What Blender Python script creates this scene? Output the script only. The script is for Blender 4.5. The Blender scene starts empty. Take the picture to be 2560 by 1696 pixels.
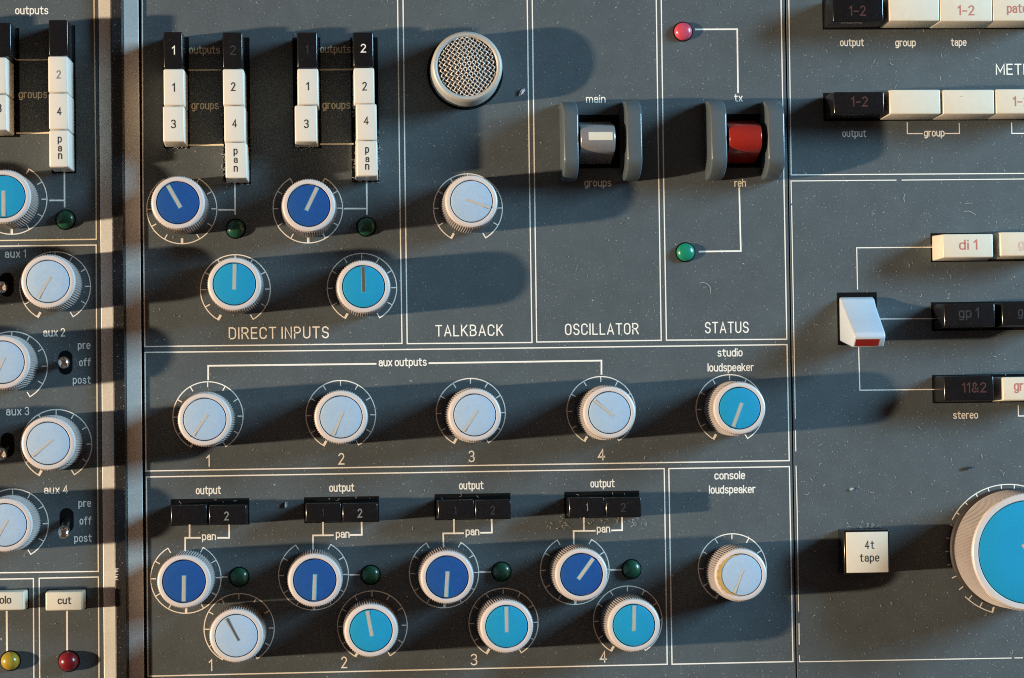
import bpy, bmesh, math, random
from mathutils import Vector, Matrix
random.seed(7)
sc = bpy.context.scene
COL = sc.collection
R = math.radians

# ------------------------------------------------------------------ camera, world, lamps, exposure
F, CX, CY = 6000.0, 1280.0, 848.0          # focal length and centre of a 2560 x 1696 frame
S = 0.000115                               # metres of panel per frame pixel straight below the camera
D = F * S                                  # camera height above the panels
Zc = Vector((438.0, 203.0, F)).normalized()
Xc = Vector((math.cos(0.0137), math.sin(0.0137), 0))
Xc = (Xc - Zc * Xc.dot(Zc)).normalized()
Yc = Zc.cross(Xc)
ROT = Matrix((Xc, Yc, Zc))                 # camera -> world
cam = bpy.data.objects.new('camera', bpy.data.cameras.new('camera'))
COL.objects.link(cam)
cam.matrix_world = Matrix.Translation((0, 0, D)) @ ROT.to_4x4()
cam.data.sensor_width = 36
cam.data.lens = F / 2560 * 36
cam.data.clip_start, cam.data.clip_end = 0.02, 50
sc.camera = cam

w = bpy.data.worlds.new('World'); sc.world = w; w.use_nodes = True
bg = w.node_tree.nodes['Background']
bg.inputs[0].default_value = (1.0, 0.60, 0.44, 1); bg.inputs[1].default_value = 0.09

def lamp(name, loc, target, power, color, shape, sx, sy=None):
    l = bpy.data.lights.new(name, 'AREA'); l.energy = power; l.color = color
    l.shape = shape; l.size = sx
    if sy: l.size_y = sy
    o = bpy.data.objects.new(name, l); COL.objects.link(o); o.location = loc
    o.rotation_euler = (Vector(target) - Vector(loc)).to_track_quat('-Z', 'Y').to_euler()
    return o
lamp('desk_lamp', (-2.05, -0.13, 0.86), (0.04, 0, 0), 95, (1.0, 0.79, 0.56), 'DISK', 0.07)
lamp('window_light', (1.22, 0.41, 0.485), (0.05, 0, 0), 32.5, (0.43, 0.755, 1.0), 'RECTANGLE', 0.42, 0.30)

sc.cycles.use_denoising = False; sc.cycles.filter_width = 1.1
vs = sc.view_settings
sc.display_settings.display_device = 'sRGB'
vs.view_transform = 'Standard'; vs.look = 'None'; vs.exposure = 0.0; vs.gamma = 1; vs.use_curve_mapping = False

# ------------------------------------------------------------------ helpers
def P(x, y, z=0.0):
    d = ROT @ Vector((x - CX, -(y - CY), -F))
    t = (D - z) / -d.z
    return Vector((d.x * t, d.y * t, z))
MM = 0.001

def mat(name, col, rough=0.5, metal=0.0, var=0.06, vscale=900, bump=0.0, bscale=3000, spec=0.5, speck=0.0, coat=0.0):
    m = bpy.data.materials.new(name); m.use_nodes = True
    nt = m.node_tree; b = nt.nodes['Principled BSDF']
    b.inputs['Roughness'].default_value = rough; b.inputs['Metallic'].default_value = metal
    b.inputs['Specular IOR Level'].default_value = spec
    b.inputs['Coat Weight'].default_value = coat
    tc = nt.nodes.new('ShaderNodeTexCoord'); geo = nt.nodes.new('ShaderNodeNewGeometry')
    def noise(scale, detail=3):
        n = nt.nodes.new('ShaderNodeTexNoise'); n.inputs['Scale'].default_value = scale; n.inputs['Detail'].default_value = detail
        nt.links.new(geo.outputs['Position'], n.inputs['Vector']); return n
    def mix(f, a, bb, typ='MIX'):
        x = nt.nodes.new('ShaderNodeMix'); x.data_type = 'RGBA'; x.blend_type = typ
        for s, v in ((0, f), (6, a), (7, bb)):
            if isinstance(v, (float, int)): x.inputs[s].default_value = v
            elif isinstance(v, tuple): x.inputs[s].default_value = (*v, 1)
            else: nt.links.new(v, x.inputs[s])
        return x.outputs[2]
    n = noise(vscale); n2 = noise(vscale * 0.06, 4)
    lo = tuple(c * (1 - var * 2) for c in col); hi = tuple(min(1, c * (1 + var * 2)) for c in col)
    c = mix(n.outputs['Fac'], lo, hi)
    c2 = mix(n2.outputs['Fac'], tuple([1 - var * 1.5] * 3), tuple([1 + var * 1.5] * 3))
    c = mix(1.0, c, c2, 'MULTIPLY')
    if speck:
        for sc_, r_, thr, stren in ((2300, 0.24, 0.55, 0.35), (1300, 0.20, 0.56, 0.6), (360, 0.075, 0.48, 0.95)):
            v = nt.nodes.new('ShaderNodeTexVoronoi'); v.inputs['Scale'].default_value = sc_
            # distort so that specks are not all round
            add = nt.nodes.new('ShaderNodeVectorMath'); add.operation = 'MULTIPLY_ADD'
            nn = noise(sc_ * 3, 2); nt.links.new(nn.outputs['Color'], add.inputs[0])
            add.inputs[1].default_value = (0.5 / sc_,) * 3; nt.links.new(geo.outputs['Position'], add.inputs[2])
            nt.links.new(add.outputs[0], v.inputs['Vector'])
            lt = nt.nodes.new('ShaderNodeMapRange'); lt.inputs[1].default_value = r_; lt.inputs[2].default_value = r_ * 0.4
            nt.links.new(v.outputs['Distance'], lt.inputs[0])
            sep = nt.nodes.new('ShaderNodeSeparateColor'); nt.links.new(v.outputs['Color'], sep.inputs[0])
            gt = nt.nodes.new('ShaderNodeMapRange'); gt.inputs[1].default_value = thr; gt.inputs[2].default_value = 1.0
            nt.links.new(sep.outputs[0], gt.inputs[0])
            mu = nt.nodes.new('ShaderNodeMath'); mu.operation = 'MULTIPLY'
            nt.links.new(lt.outputs[0], mu.inputs[0]); nt.links.new(gt.outputs[0], mu.inputs[1])
            mu2 = nt.nodes.new('ShaderNodeMath'); mu2.operation = 'MULTIPLY'; mu2.inputs[1].default_value = stren * speck
            nt.links.new(mu.outputs[0], mu2.inputs[0])
            c = mix(mu2.outputs[0], c, (0.62, 0.60, 0.56))
    nt.links.new(c, b.inputs['Base Color'])
    if bump:
        bn = noise(bscale, 2); bp = nt.nodes.new('ShaderNodeBump')
        bp.inputs['Strength'].default_value = bump; bp.inputs['Distance'].default_value = 0.0002
        nt.links.new(bn.outputs['Fac'], bp.inputs['Height']); nt.links.new(bp.outputs[0], b.inputs['Normal'])
    return m

M = {
 'panel': mat('panel_paint', (0.076, 0.090, 0.096), 0.55, var=0.12, vscale=2600, bump=0.12, bscale=5000, spec=0.35, speck=1.0),
 'print': mat('white_print', (0.88, 0.82, 0.72), 0.6, var=0.04),
 'gold': mat('aged_print', (0.80, 0.69, 0.48), 0.6, var=0.05),
 'white': mat('ivory_plastic', (0.70, 0.645, 0.56), 0.38, var=0.02, vscale=500, bump=0.03, speck=0.10),
 'ivory': mat('yellowed_plastic', (0.70, 0.62, 0.49), 0.38, var=0.03, vscale=500, bump=0.03, speck=0.12),
 'cream': mat('cream_plastic', (0.66, 0.59, 0.46), 0.4, var=0.03, vscale=500, bump=0.03, speck=0.10),
 'black': mat('black_plastic', (0.008, 0.008, 0.009), 0.16, var=0.2, spec=0.5, speck=0.10),
 'hole': mat('painted_recess_black', (0.004, 0.004, 0.004), 0.8, spec=0.1, speck=0.05),  # flat black, painting the deep shade of openings that are not cut
 'ink': mat('black_ink', (0.02, 0.018, 0.018), 0.5),
 'red_ink': mat('red_ink', (0.50, 0.15, 0.115), 0.5),
 'red_faint': mat('faint_red_ink', (0.62, 0.42, 0.36), 0.5),
 'red_dark': mat('worn_red_ink', (0.085, 0.022, 0.014), 0.5, var=0.3),
 'grey_faint': mat('worn_grey_ink', (0.026, 0.025, 0.025), 0.5, var=0.3),
 'grey_ink': mat('grey_ink', (0.20, 0.20, 0.19), 0.5, var=0.2),
 'silver': mat('satin_silver', (0.74, 0.655, 0.615), 0.36, metal=0.2, var=0.03, bump=0.04),
 'knurl': mat('knurled_silver_dimmed', (0.45, 0.40, 0.375), 0.40, metal=0.2, var=0.05),  # the ring's silver, darkened to hold down side light on the ribs
 'pale': mat('pale_blue_cap', (0.365, 0.485, 0.62), 0.42, var=0.055, vscale=1500, bump=0.03, speck=0.06),
 'teal': mat('turquoise_cap', (0.010, 0.275, 0.48), 0.40, var=0.055, vscale=1500, bump=0.03, speck=0.08),
 'blue': mat('royal_blue_cap', (0.012, 0.075, 0.27), 0.34, var=0.09, vscale=1500, bump=0.03, speck=0.12),
 'teal_rim': mat('pale_turquoise_rim', (0.10, 0.40, 0.55), 0.35),
 'blue_rim': mat('pale_blue_rim', (0.10, 0.22, 0.46), 0.3),
 'pointer': mat('beige_pointer', (0.42, 0.37, 0.33), 0.5),
 'pointer_brown': mat('brown_pointer', (0.50, 0.43, 0.36), 0.5),
 'pointer_dark': mat('dark_pointer', (0.09, 0.075, 0.06), 0.5),
 'gap': mat('dark_gap', (0.03, 0.022, 0.018), 0.6),
 'mic_back': mat('dusty_backing', (0.085, 0.07, 0.058), 0.8),
 'glue': mat('yellowed_glue', (0.50, 0.32, 0.10), 0.35, var=0.12, vscale=700),
 'green_off': mat('dark_green_lens', (0.010, 0.070, 0.038), 0.27, coat=0.1, speck=0.25),
 'green_on': mat('emerald_lens', (0.008, 0.22, 0.13), 0.27, coat=0.1, speck=0.1),
 'pink': mat('pinkish_red_lens', (0.55, 0.065, 0.11), 0.27, coat=0.1, speck=0.1),
 'red_lens': mat('ruby_lens', (0.17, 0.008, 0.014), 0.27, coat=0.1, speck=0.1),
 'yellow_lens': mat('amber_lens', (0.35, 0.24, 0.022), 0.27, coat=0.1, speck=0.1),
 'rail': mat('brushed_rail', (0.88, 0.83, 0.76), 0.46, metal=0.2, var=0.11, vscale=2200, bump=0.06),
 'rubber': mat('black_rubber', (0.012, 0.011, 0.011), 0.5, var=0.3, bump=0.4, bscale=2500, speck=1.0),
 'body': mat('dark_metal_body', (0.012, 0.012, 0.013), 0.6),
 'guard': mat('slate_plastic', (0.085, 0.105, 0.115), 0.24, var=0.04, bump=0.03, speck=0.15),
 'chrome': mat('chrome', (0.75, 0.73, 0.70), 0.16, metal=1.0, var=0.02),
 'wire': mat('steel_wire', (0.47, 0.41, 0.36), 0.42, metal=0.5, var=0.02),
 'mic': mat('matt_aluminium', (0.52, 0.50, 0.46), 0.45, metal=0.35, var=0.03, bump=0.04),
 'paddle': mat('grey_metal_paddle', (0.42, 0.42, 0.43), 0.26, metal=0.6, var=0.03),
 'red_paddle': mat('red_paddle', (0.30, 0.018, 0.011), 0.22, var=0.04),
 'lever': mat('white_lever', (0.50, 0.56, 0.63), 0.35, var=0.02, speck=0.05),
 'lint': mat('lint_fibre', (0.36, 0.36, 0.34), 0.9),
 'crumb': mat('pale_crumb', (0.60, 0.52, 0.50), 0.9, var=0.2, bump=0.3),
 'dark_crumb': mat('dark_crumb', (0.02, 0.02, 0.022), 0.8, var=0.2, bump=0.3),
}

class MB:
    def __init__(s): s.v, s.f = [], []
    def add(s, vs, fs):
        o = len(s.v); s.v += [tuple(v) for v in vs]; s.f += [tuple(i + o for i in f) for f in fs]; return s
    def quad(s, a, b, c, d): return s.add([a, b, c, d], [(0, 1, 2, 3)])
    def strip(s, p, q, wd, z):
        p, q = Vector((p[0], p[1], z)), Vector((q[0], q[1], z))
        d = (q - p).normalized(); n = Vector((-d.y, d.x, 0)) * wd / 2
        return s.quad(p - n, q - n, q + n, p + n)
    def box(s, x0, x1, y0, y1, z0, z1):
        return s.add([(x0, y0, z0), (x1, y0, z0), (x1, y1, z0), (x0, y1, z0), (x0, y0, z1), (x1, y0, z1), (x1, y1, z1), (x0, y1, z1)],
                     [(3, 2, 1, 0), (4, 5, 6, 7), (0, 1, 5, 4), (1, 2, 6, 5), (2, 3, 7, 6), (3, 0, 4, 7)])
    def lathe(s, prof, n=64, mod=None):
        vs, fs, rows = [], [], []
        for k, (r, z) in enumerate(prof):
            if r < 1e-9: rows.append([len(vs)]); vs.append((0, 0, z)); continue
            row = []
            for i in range(n):
                a = 2 * math.pi * i / n; rr = r + (mod(k, i) if mod else 0)
                row.append(len(vs)); vs.append((rr * math.cos(a), rr * math.sin(a), z))
            rows.append(row)
        for a, b in zip(rows, rows[1:]):
            for i in range(n):
                j = (i + 1) % n
                q = [a[i % len(a)], a[j % len(a)], b[j % len(b)], b[i % len(b)]]
                q = list(dict.fromkeys(q))
                if len(q) > 2: fs.append(tuple(q))
        return s.add(vs, fs)
    def mesh(s, name, smooth=None, bevel=0, seg=3):
        me = bpy.data.meshes.new(name); me.from_pydata(s.v, [], s.f)
        bm = bmesh.new(); bm.from_mesh(me)
        if bevel or smooth is not None:
            bmesh.ops.recalc_face_normals(bm, faces=bm.faces[:])
        if bevel:
            es = [e for e in bm.edges if len(e.link_faces) == 2 and e.calc_face_angle(0) > 0.35]
            bmesh.ops.bevel(bm, geom=es, offset=bevel, segments=seg, profile=0.5, affect='EDGES', clamp_overlap=True)
        bm.to_mesh(me); bm.free()
        if smooth is not None:
            me.shade_smooth(); me.set_sharp_from_angle(angle=R(smooth))
        return me

def link(name, me, m, parent=None, loc=(0, 0, 0), rz=0.0):
    if m is not None and not me.materials: me.materials.append(m)
    o = bpy.data.objects.new(name, me); COL.objects.link(o)
    o.location = loc; o.rotation_euler = (0, 0, rz)
    if parent: o.parent = parent
    return o
def tag(o, label, cat, group=None):
    o['label'] = label; o['category'] = cat
    if group: o['group'] = group
    return o
def thing(name, label, cat, loc, rz=0.0, group=None):
    o = bpy.data.objects.new(name, None); COL.objects.link(o); o.empty_display_size = 0.003
    o.location = loc; o.rotation_euler = (0, 0, rz)
    return tag(o, label, cat, group)

# ------------------------------------------------------------------ lettering
def arc(cx, cy, rx, ry, a0, a1, n=None):
    n = n or max(4, int(abs(a1 - a0) / 18))
    return [(cx + rx * math.cos(R(a0 + (a1 - a0) * i / n)), cy + ry * math.sin(R(a0 + (a1 - a0) * i / n))) for i in range(n + 1)]
def loop(x0, y0, x1, y1, r=.2, q=.25):
    return arc(x1 - r, y1 - q, r, q, 0, 90) + arc(x0 + r, y1 - q, r, q, 90, 180) + arc(x0 + r, y0 + q, r, q, 180, 270) + arc(x1 - r, y0 + q, r, q, 270, 360) + ['close']
X = .71
GL = {
 'a': [[(.03, .52)] + arc(.2, .51, .19, .2, 160, 0) + [(.39, 0)], [(.39, .42), (.2, .41)] + arc(.19, .205, .19, .205, 90, 270) + arc(.2, .19, .19, .19, 270, 350)],
 'c': [arc(.2, .49, .2, .22, 15, 180) + arc(.2, .22, .2, .22, 180, 345)],
 'd': [loop(0, 0, .4, X), [(.4, 0), (.4, 1)]], 'p': [loop(0, 0, .4, X), [(0, X), (0, -.27)]],
 'e': [[(.02, .37), (.38, .37)], [(.4, .37), (.4, .49)] + arc(.2, .49, .2, .22, 0, 180) + arc(.2, .22, .2, .22, 180, 320)],
 'f': [[(.36, 1)] + arc(.32, .84, .17, .16, 90, 180) + [(.15, 0)], [(0, .70), (.34, .70)]],
 'g': [loop(0, 0, .4, X), [(.4, X), (.4, -.08)] + arc(.2, -.08, .2, .19, 0, -150)],
 'h': [[(0, 0), (0, 1)], [(0, .49)] + arc(.2, .49, .2, .22, 180, 0) + [(.4, 0)]],
 'i': [[(0, 0), (0, .66)], [(0, .93), (0, .99)]], 'l': [[(0, 0), (0, 1)]],
 'k': [[(0, 0), (0, 1)], [(.37, X), (.02, .29)], [(.13, .43), (.40, 0)]],
 'm': [[(0, 0), (0, X)], arc(.17, .51, .17, .2, 180, 0) + [(.34, 0)], arc(.51, .51, .17, .2, 180, 0) + [(.68, 0)]],
 'n': [[(0, 0), (0, X)], [(0, .49)] + arc(.2, .49, .2, .22, 180, 0) + [(.4, 0)]],
 'o': [loop(0, 0, .4, X)], 'r': [[(0, 0), (0, X)], arc(.2, .47, .2, .24, 180, 70)],
 's': [arc(.19, .535, .175, .175, 25, 270) + arc(.19, .18, .19, .18, 90, -155)],
 't': [[(.14, .93), (.14, .16)] + arc(.28, .15, .14, .15, 180, 270) + [(.34, 0)], [(0, .70), (.34, .70)]],
 'u': [[(0, X), (0, .22)] + arc(.2, .22, .2, .22, 180, 360), [(.4, X), (.4, 0)]], 'x': [[(0, 0), (.38, X)], [(0, X), (.38, 0)]],
 'A': [[(0, 0), (.25, 1), (.5, 0)], [(.08, .3), (.42, .3)]],
 'B': [[(0, 0), (0, 1), (.22, 1)] + arc(.22, .76, .2, .24, 90, -90) + [(0, .52)], [(.22, .52)] + arc(.23, .26, .23, .26, 90, -90) + [(0, 0)]],
 'C': [arc(.23, .74, .23, .26, 5, 180) + arc(.23, .26, .23, .26, 180, 355)],
 'D': [[(0, 0), (0, 1), (.2, 1)] + arc(.2, .72, .26, .28, 90, 0) + arc(.2, .28, .26, .28, 0, -90) + [(0, 0)]],
 'E': [[(.40, 1), (0, 1), (0, 0), (.40, 0)], [(0, .52), (.36, .52)]], 'I': [[(0, 0), (0, 1)]],
 'K': [[(0, 0), (0, 1)], [(.43, 1), (.02, .42)], [(.14, .58), (.47, 0)]], 'L': [[(0, 1), (0, 0), (.38, 0)]],
 'M': [[(0, 0), (0, 1), (.3, .25), (.6, 1), (.6, 0)]], 'N': [[(0, 0), (0, 1), (.44, 0), (.44, 1)]], 'O': [loop(0, 0, .46, 1, .23, .28)],
 'P': [[(0, 0), (0, 1), (.22, 1)] + arc(.22, .74, .22, .26, 90, -90) + [(0, .48)]],
 'R': [[(0, 0), (0, 1), (.22, 1)] + arc(.22, .75, .22, .25, 90, -90) + [(0, .5)], [(.24, .5), (.46, 0)]],
 'S': [arc(.22, .75, .21, .25, 15, 270) + arc(.22, .25, .22, .25, 90, -165)],
 'T': [[(0, 1), (.46, 1)], [(.23, 1), (.23, 0)]], 'U': [[(0, 1), (0, .26)] + arc(.23, .26, .23, .26, 180, 360) + [(.46, 1)]],
 '1': [[(0, .78), (.18, 1), (.18, 0)]], '2': [arc(.2, .74, .2, .26, 165, -40) + [(0, 0), (.42, 0)]],
 '3': [arc(.2, .76, .19, .24, 155, -90) + arc(.2, .26, .21, .26, 90, -155)], '4': [[(.33, 0), (.33, 1), (0, .27), (.46, .27)]],
 '&': [[(.5, 0), (.12, .66)] + arc(.22, .81, .13, .19, 210, -30) + [(.06, .38)] + arc(.19, .21, .19, .21, 140, 300) + [(.47, .42)]],
 '-': [[(0, .43), (.34, .43)]],
}
def text(mb, body, x0, x1, base, cap, z=0.0, org=(0, 0, 0), spacing=1.12, bold=0.012, lift=0.00004):
    """stroked condensed letters from frame x0 to x1 on the plane z, standing on frame line base, cap pixels tall"""
    k = S * (D - z) / D
    wd = (2.25 + bold * 24 + (cap - 20) * .09) * k
    gap, pen, strokes = .15 + .10 * (spacing - 1) * 5, 0, []
    for ch in body:
        if ch == ' ': pen += .24; continue
        g = GL[ch]; xs = [p[0] for st in g for p in st if p != 'close']
        strokes += [[p if p == 'close' else (p[0] + pen, p[1]) for p in st] for st in g]
        pen += max(xs) - min(xs) + gap
    xs = [p[0] for st in strokes for p in st if p != 'close']; m0, m1 = min(xs), max(xs)
    a, b = P(x0, base, z), P(x1, base, z)
    y0 = (a.y + b.y) / 2; dr = (b.y - a.y) / max(1e-9, b.x - a.x)
    wx = max(b.x - a.x - wd, 1e-9); kx = wx / (m1 - m0) if m1 - m0 > .01 else 0
    ch_ = cap * k - wd; n_ = 0
    for st in strokes:
        cl = st[-1] == 'close'; pts = []
        for p in (st[:-1] if cl else st):
            q = Vector((a.x + wd / 2 + (p[0] - m0) * kx - org[0], y0 + wd / 2 + p[1] * ch_ - org[1]))
            if not pts or (q - pts[-1]).length > 2e-6: pts.append(q)
        if cl and (pts[0] - pts[-1]).length < 2e-6: pts.pop()
        n = len(pts); L = []
        if not cl and n > 1:      # square ends, half a stroke long
            pts[0] = pts[0] - (pts[1] - pts[0]).normalized() * wd * .45; pts[-1] = pts[-1] + (pts[-1] - pts[-2]).normalized() * wd * .45
        for i in range(n):
            d0 = (pts[i] - pts[i - 1]).normalized() if (i or cl) else (pts[1] - pts[0]).normalized()
            d1 = (pts[(i + 1) % n] - pts[i]).normalized() if (i < n - 1 or cl) else d0
            nv = Vector((-d0.y - d1.y, d0.x + d1.x))
            nv = nv.normalized() if nv.length > 1e-6 else Vector((-d0.y, d0.x))
            c = max(.45, nv.dot(Vector((-d0.y, d0.x))))
            L.append((pts[i] + nv * wd / 2 / c, pts[i] - nv * wd / 2 / c))
        zz = z + lift - org[2] + n_ * 2e-6; n_ = (n_ + 1) % 4
        vs = [(v.x, v.y, zz) for pr in L for v in pr]
        mb.add(vs, [(2 * i, 2 * i + 1, 2 * ((i + 1) % n) + 1, 2 * ((i + 1) % n)) for i in range(n if cl else n - 1)])

# ------------------------------------------------------------------ the console: body, divider, three panels
body = link('console_body', MB().box(-0.9, 0.9, -0.7, 0.7, -0.06, -0.0022).mesh('console_body'), M['body'])
body['kind'] = 'structure'

def edge_x(pts, ext=True):
    """a straight line through two frame points, stretched beyond the frame: returns (bottom, top) points"""
    a, b = P(*pts[0]), P(*pts[1])
    y0, y1 = -0.17, 0.19
    f = lambda y: Vector((a.x + (b.x - a.x) * (y - a.y) / (b.y - a.y), y, 0))
    return f(y0), f(y1)
def panel(name, label, left, right):
    (a, d), (b, c) = edge_x(left), edge_x(right)
    mb = MB(); t = 0.002
    lo = [Vector((p.x, p.y, -t)) for p in (a, b, c, d)]
    mb.add([*lo, a, b, c, d], [(3, 2, 1, 0), (4, 5, 6, 7), (0, 1, 5, 4), (1, 2, 6, 5), (2, 3, 7, 6), (3, 0, 4, 7)])
    o = link(name, mb.mesh(name, bevel=0.0001, seg=1), M['panel'])
    return tag(o, label, 'control panel')
LP = panel('control_panel', 'dark grey channel strip panel with aux knobs, to one side of the metal divider', [(-760, 0), (-745, 1696)], [(245.5, 0), (259.5, 1696)])
CP = panel('control_panel', 'wide grey panel printed DIRECT INPUTS, TALKBACK, OSCILLATOR and STATUS', [(352.5, 0), (367.5, 1696)], [(1961.5, 0), (1989.5, 1696)])
RP = panel('control_panel', 'grey meter and monitor panel with red lettered buttons and one huge knob', [(1965.5, 0), (1993.2, 1696)], [(3150, 0), (3185, 1696)])

xr = [P(x, 848).x for x in (253.5, 284.5, 315.0, 353.0)]
dv = thing('divider_rail', 'vertical divider of two bright metal strips either side of a raised black strip', 'divider', (0, 0, -0.0022))
def bar(x0, x1, z1, m, nm, bv):
    link(nm, MB().box(x0, x1, -0.17, 0.19, 0.0, z1 + 0.0022).mesh(nm, bevel=bv, seg=2), m, dv)
bar(xr[0], xr[1] - 0.00005, 0.0003, M['rail'], 'metal_strip', 0.00012)
bar(xr[1], xr[2], 0.0030, M['rubber'], 'rubber_strip', 0.00035)
bar(xr[2] + 0.00005, xr[3], 0.0003, M['rail'], 'metal_strip', 0.00012)

mb = MB()
for k in range(16):           # paint chipped off the edge of the raised strip
    y = 1420 + 36 * random.random(); a = P(289.5 + .003 * (y - 1440), y); ln = random.uniform(3, 12) * S; h_ = random.uniform(.8, 2.2) * S
    mb.quad((a.x, a.y, .00302 + k * 2e-6), (a.x + ln, a.y + h_ * .2, .00302 + k * 2e-6), (a.x + ln * .8, a.y + h_, .00302 + k * 2e-6), (a.x, a.y + h_ * 1.3, .00302 + k * 2e-6))
mb.v = [(x, y, z + .0022) for x, y, z in mb.v]
link('chipped_paint', mb.mesh('chipped_paint'), M['rail'], dv)
LW = 3.0 * S
def lines(parent, segs, wd=3.0, m='print', name='printed_line', z=0.00004):
    mb = MB()
    for s in segs:
        pts = [P(*p) for p in s]
        for a, b in zip(pts, pts[1:]):
            d = (b - a).normalized() * wd * S / 2
            mb.strip(a - d, b + d, wd * S, z); z += 0.000002
    return link(name, mb.mesh(name), M[m], parent)
def words(parent, items, m='print', spacing=1.12, bold=0.012):
    for it in items:
        mb = MB(); text(mb, *it, spacing=spacing, bold=bold)
        link('lettering', mb.mesh('lettering'), M[m], parent)

# left strip
lines(LP, [[(226.5, -260), (235, 0), (240, 440), (240.8, 598.7), (-400, 607)]], 3, 'gold', 'box_outline')
lines(LP, [[(-400, 621), (240.5, 613), (241.6, 860), (245.9, 1429), (-400, 1438)]], 3, 'print', 'box_outline')
lines(LP, [[(-100, 1450), (83.6, 1447), (85.5, 1900)]], 3, 'print', 'box_outline')
lines(LP, [[(100.5, 1900), (98, 1446), (246, 1443), (249, 1900)]], 3, 'print', 'box_outline')
lines(LP, [[(42, 150), (119, 150)]], 4, 'gold'); lines(LP, [[(43, 333.5), (123, 332.5)]], 4, 'gold')
lines(LP, [[(161, 430), (161.5, 517)], [(125, 501.5), (160, 501.5)]], 4)
lines(LP, [[(16.8, 1530), (17.6, 1636)]], 4.5); lines(LP, [[(167.5, 1530), (168, 1632)]], 4.5)
words(LP, [('outputs', 38, 121, 36.5, 21)])
words(LP, [('groups', 46.5, 118, 246, 21)], 'gold')
words(LP, [('aux 1', 12, 65, 645, 21), ('aux 2', 108, 163, 842, 21), ('aux 3', 15, 73, 1039, 21), ('aux 4', 110, 170, 1235, 21),
           ('pre', 194.5, 226, 873, 20), ('off', 198, 227, 916, 20), ('post', 182, 227, 960, 20),
           ('pre', 196, 228, 1268, 20), ('off', 199, 229, 1312, 20), ('post', 185.5, 229.5, 1355.5, 20)], spacing=1.2)

# centre panel
for pts in ([(355.8, -300), (355.8, 0), (357, 420), (362, 867), (1005, 859), (999, 440), (994, 0), (990, -300)],
            [(1004, -300), (1007.5, 0), (1012.6, 440), (1018, 859.6), (1330, 856.8), (1323.5, 440), (1318, 0), (1314, -300)],
            [(1326, -300), (1330.5, 0), (1336, 440), (1341.7, 855.5), (1653, 851.3), (1646.7, 440), (1640.5, 0), (1636, -300)],
            [(1648.5, -300), (1653, 0), (1659, 440), (1666, 851), (1967, 848.5), (1959.5, 440), (1952.5, 0), (1948, -300)],
            [(362.5, 881.5), (640, 878.7), (1280, 871), (1967.5, 862), (1973, 1152), (1280, 1162.7), (365, 1178), (362.5, 881.5)],
            [(366, 1193), (1660.5, 1172), (1668, 1661), (370, 1691), (366, 1193)],
            [(1672, 1172), (1973.3, 1167), (1982.3, 1654.4), (1680, 1661), (1672, 1172)]):
    lines(CP, [pts], 3.0, 'print', 'box_outline')
for a, b, y in ((473, 551, 175.5), (473.6, 557, 363), (801, 880, 174.5), (802, 882, 360.5)):
    lines(CP, [[(a, y + .5), (b, y - .5)]], 4, 'gold')
words(CP, [('outputs', 473, 550, 135, 21), ('groups', 478.5, 547, 274, 21), ('outputs', 800.5, 877, 133, 21), ('groups', 806, 876, 273, 21)], 'gold', 1.15)
lines(CP, [[(587, 455), (588, 536)], [(547, 525), (587, 525)]], 4)
lines(CP, [[(916.5, 455), (917.5, 535)], [(861.6, 522), (917, 522)]], 4)
words(CP, [('DIRECT INPUTS', 572, 822.5, 847.5, 30), ('TALKBACK', 1088.5, 1258.5, 841, 29), ('OSCILLATOR', 1412.5, 1597, 837.5, 29), ('STATUS', 1762.5, 1872, 833.5, 29)], spacing=1.2, bold=0.004)
words(CP, [('main', 1465, 1514, 257.5, 20), ('groups', 1461, 1528.5, 467, 20), ('tx', 1835.5, 1856.5, 254.5, 20), ('reh', 1836, 1865, 467.5, 20)])
lines(CP, [[(1739.6, 74), (1843, 73.5), (1845, 231)]], 4); lines(CP, [[(1748.6, 629.5), (1852, 628), (1848, 471)]], 4)
words(CP, [('aux outputs', 946.5, 1067, 916, 21)], bold=0.02)
lines(CP, [[(520.5, 949), (520.5, 915), (939, 910)], [(1073.5, 908.5), (1503.6, 902), (1503.6, 935)]], 4.2)
words(CP, [('studio', 1794, 1856.6, 892, 21), ('loudspeaker', 1769, 1885, 929, 21), ('console', 1786, 1863, 1199, 21), ('loudspeaker', 1772.5, 1889, 1234, 21)], bold=0.02)
words(CP, [('1', 515.5, 524.5, 1167, 29), ('2', 846, 861.5, 1162, 29), ('3', 1171.5, 1187, 1156, 29), ('4', 1494.5, 1513, 1151.5, 29),
           ('1', 522, 531, 1678, 29), ('2', 853, 868.5, 1671, 29), ('3', 1177, 1193.5, 1664, 29), ('4', 1499.5, 1517.5, 1657, 29)], bold=0.0)
words(CP, [('output', 489.6, 552.7, 1236, 21), ('output', 823, 886, 1229.7, 21), ('output', 1147.5, 1209, 1224, 21), ('output', 1476, 1536.7, 1219, 21)], bold=0.02)
words(CP, [('pan', 505, 540, 1351, 20), ('pan', 839.5, 874, 1345, 20), ('pan', 1164, 1198.5, 1339, 20), ('pan', 1492, 1525.5, 1332, 20)], bold=0.02)
for L in ([[(463, 1384), (463, 1345), (500, 1345)], [(474, 1310), (474, 1345)], [(545, 1345), (573, 1345), (573, 1308)]],
          [[(782.5, 1380), (782.5, 1339), (832, 1338.5)], [(807.5, 1304), (807.5, 1339)], [(876.5, 1338), (904.5, 1337.5), (904, 1303)]],
          [[(1109, 1373), (1108, 1334), (1158, 1333.5)], [(1134.7, 1299), (1135, 1334)], [(1202.5, 1332.5), (1230, 1332), (1229, 1297)]],
          [[(1434.5, 1366), (1434, 1328), (1487, 1327.5)], [(1459.6, 1293), (1459.8, 1328)], [(1530, 1326.5), (1555.5, 1326), (1555, 1292)]]):
    lines(CP, L, 4)
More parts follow.
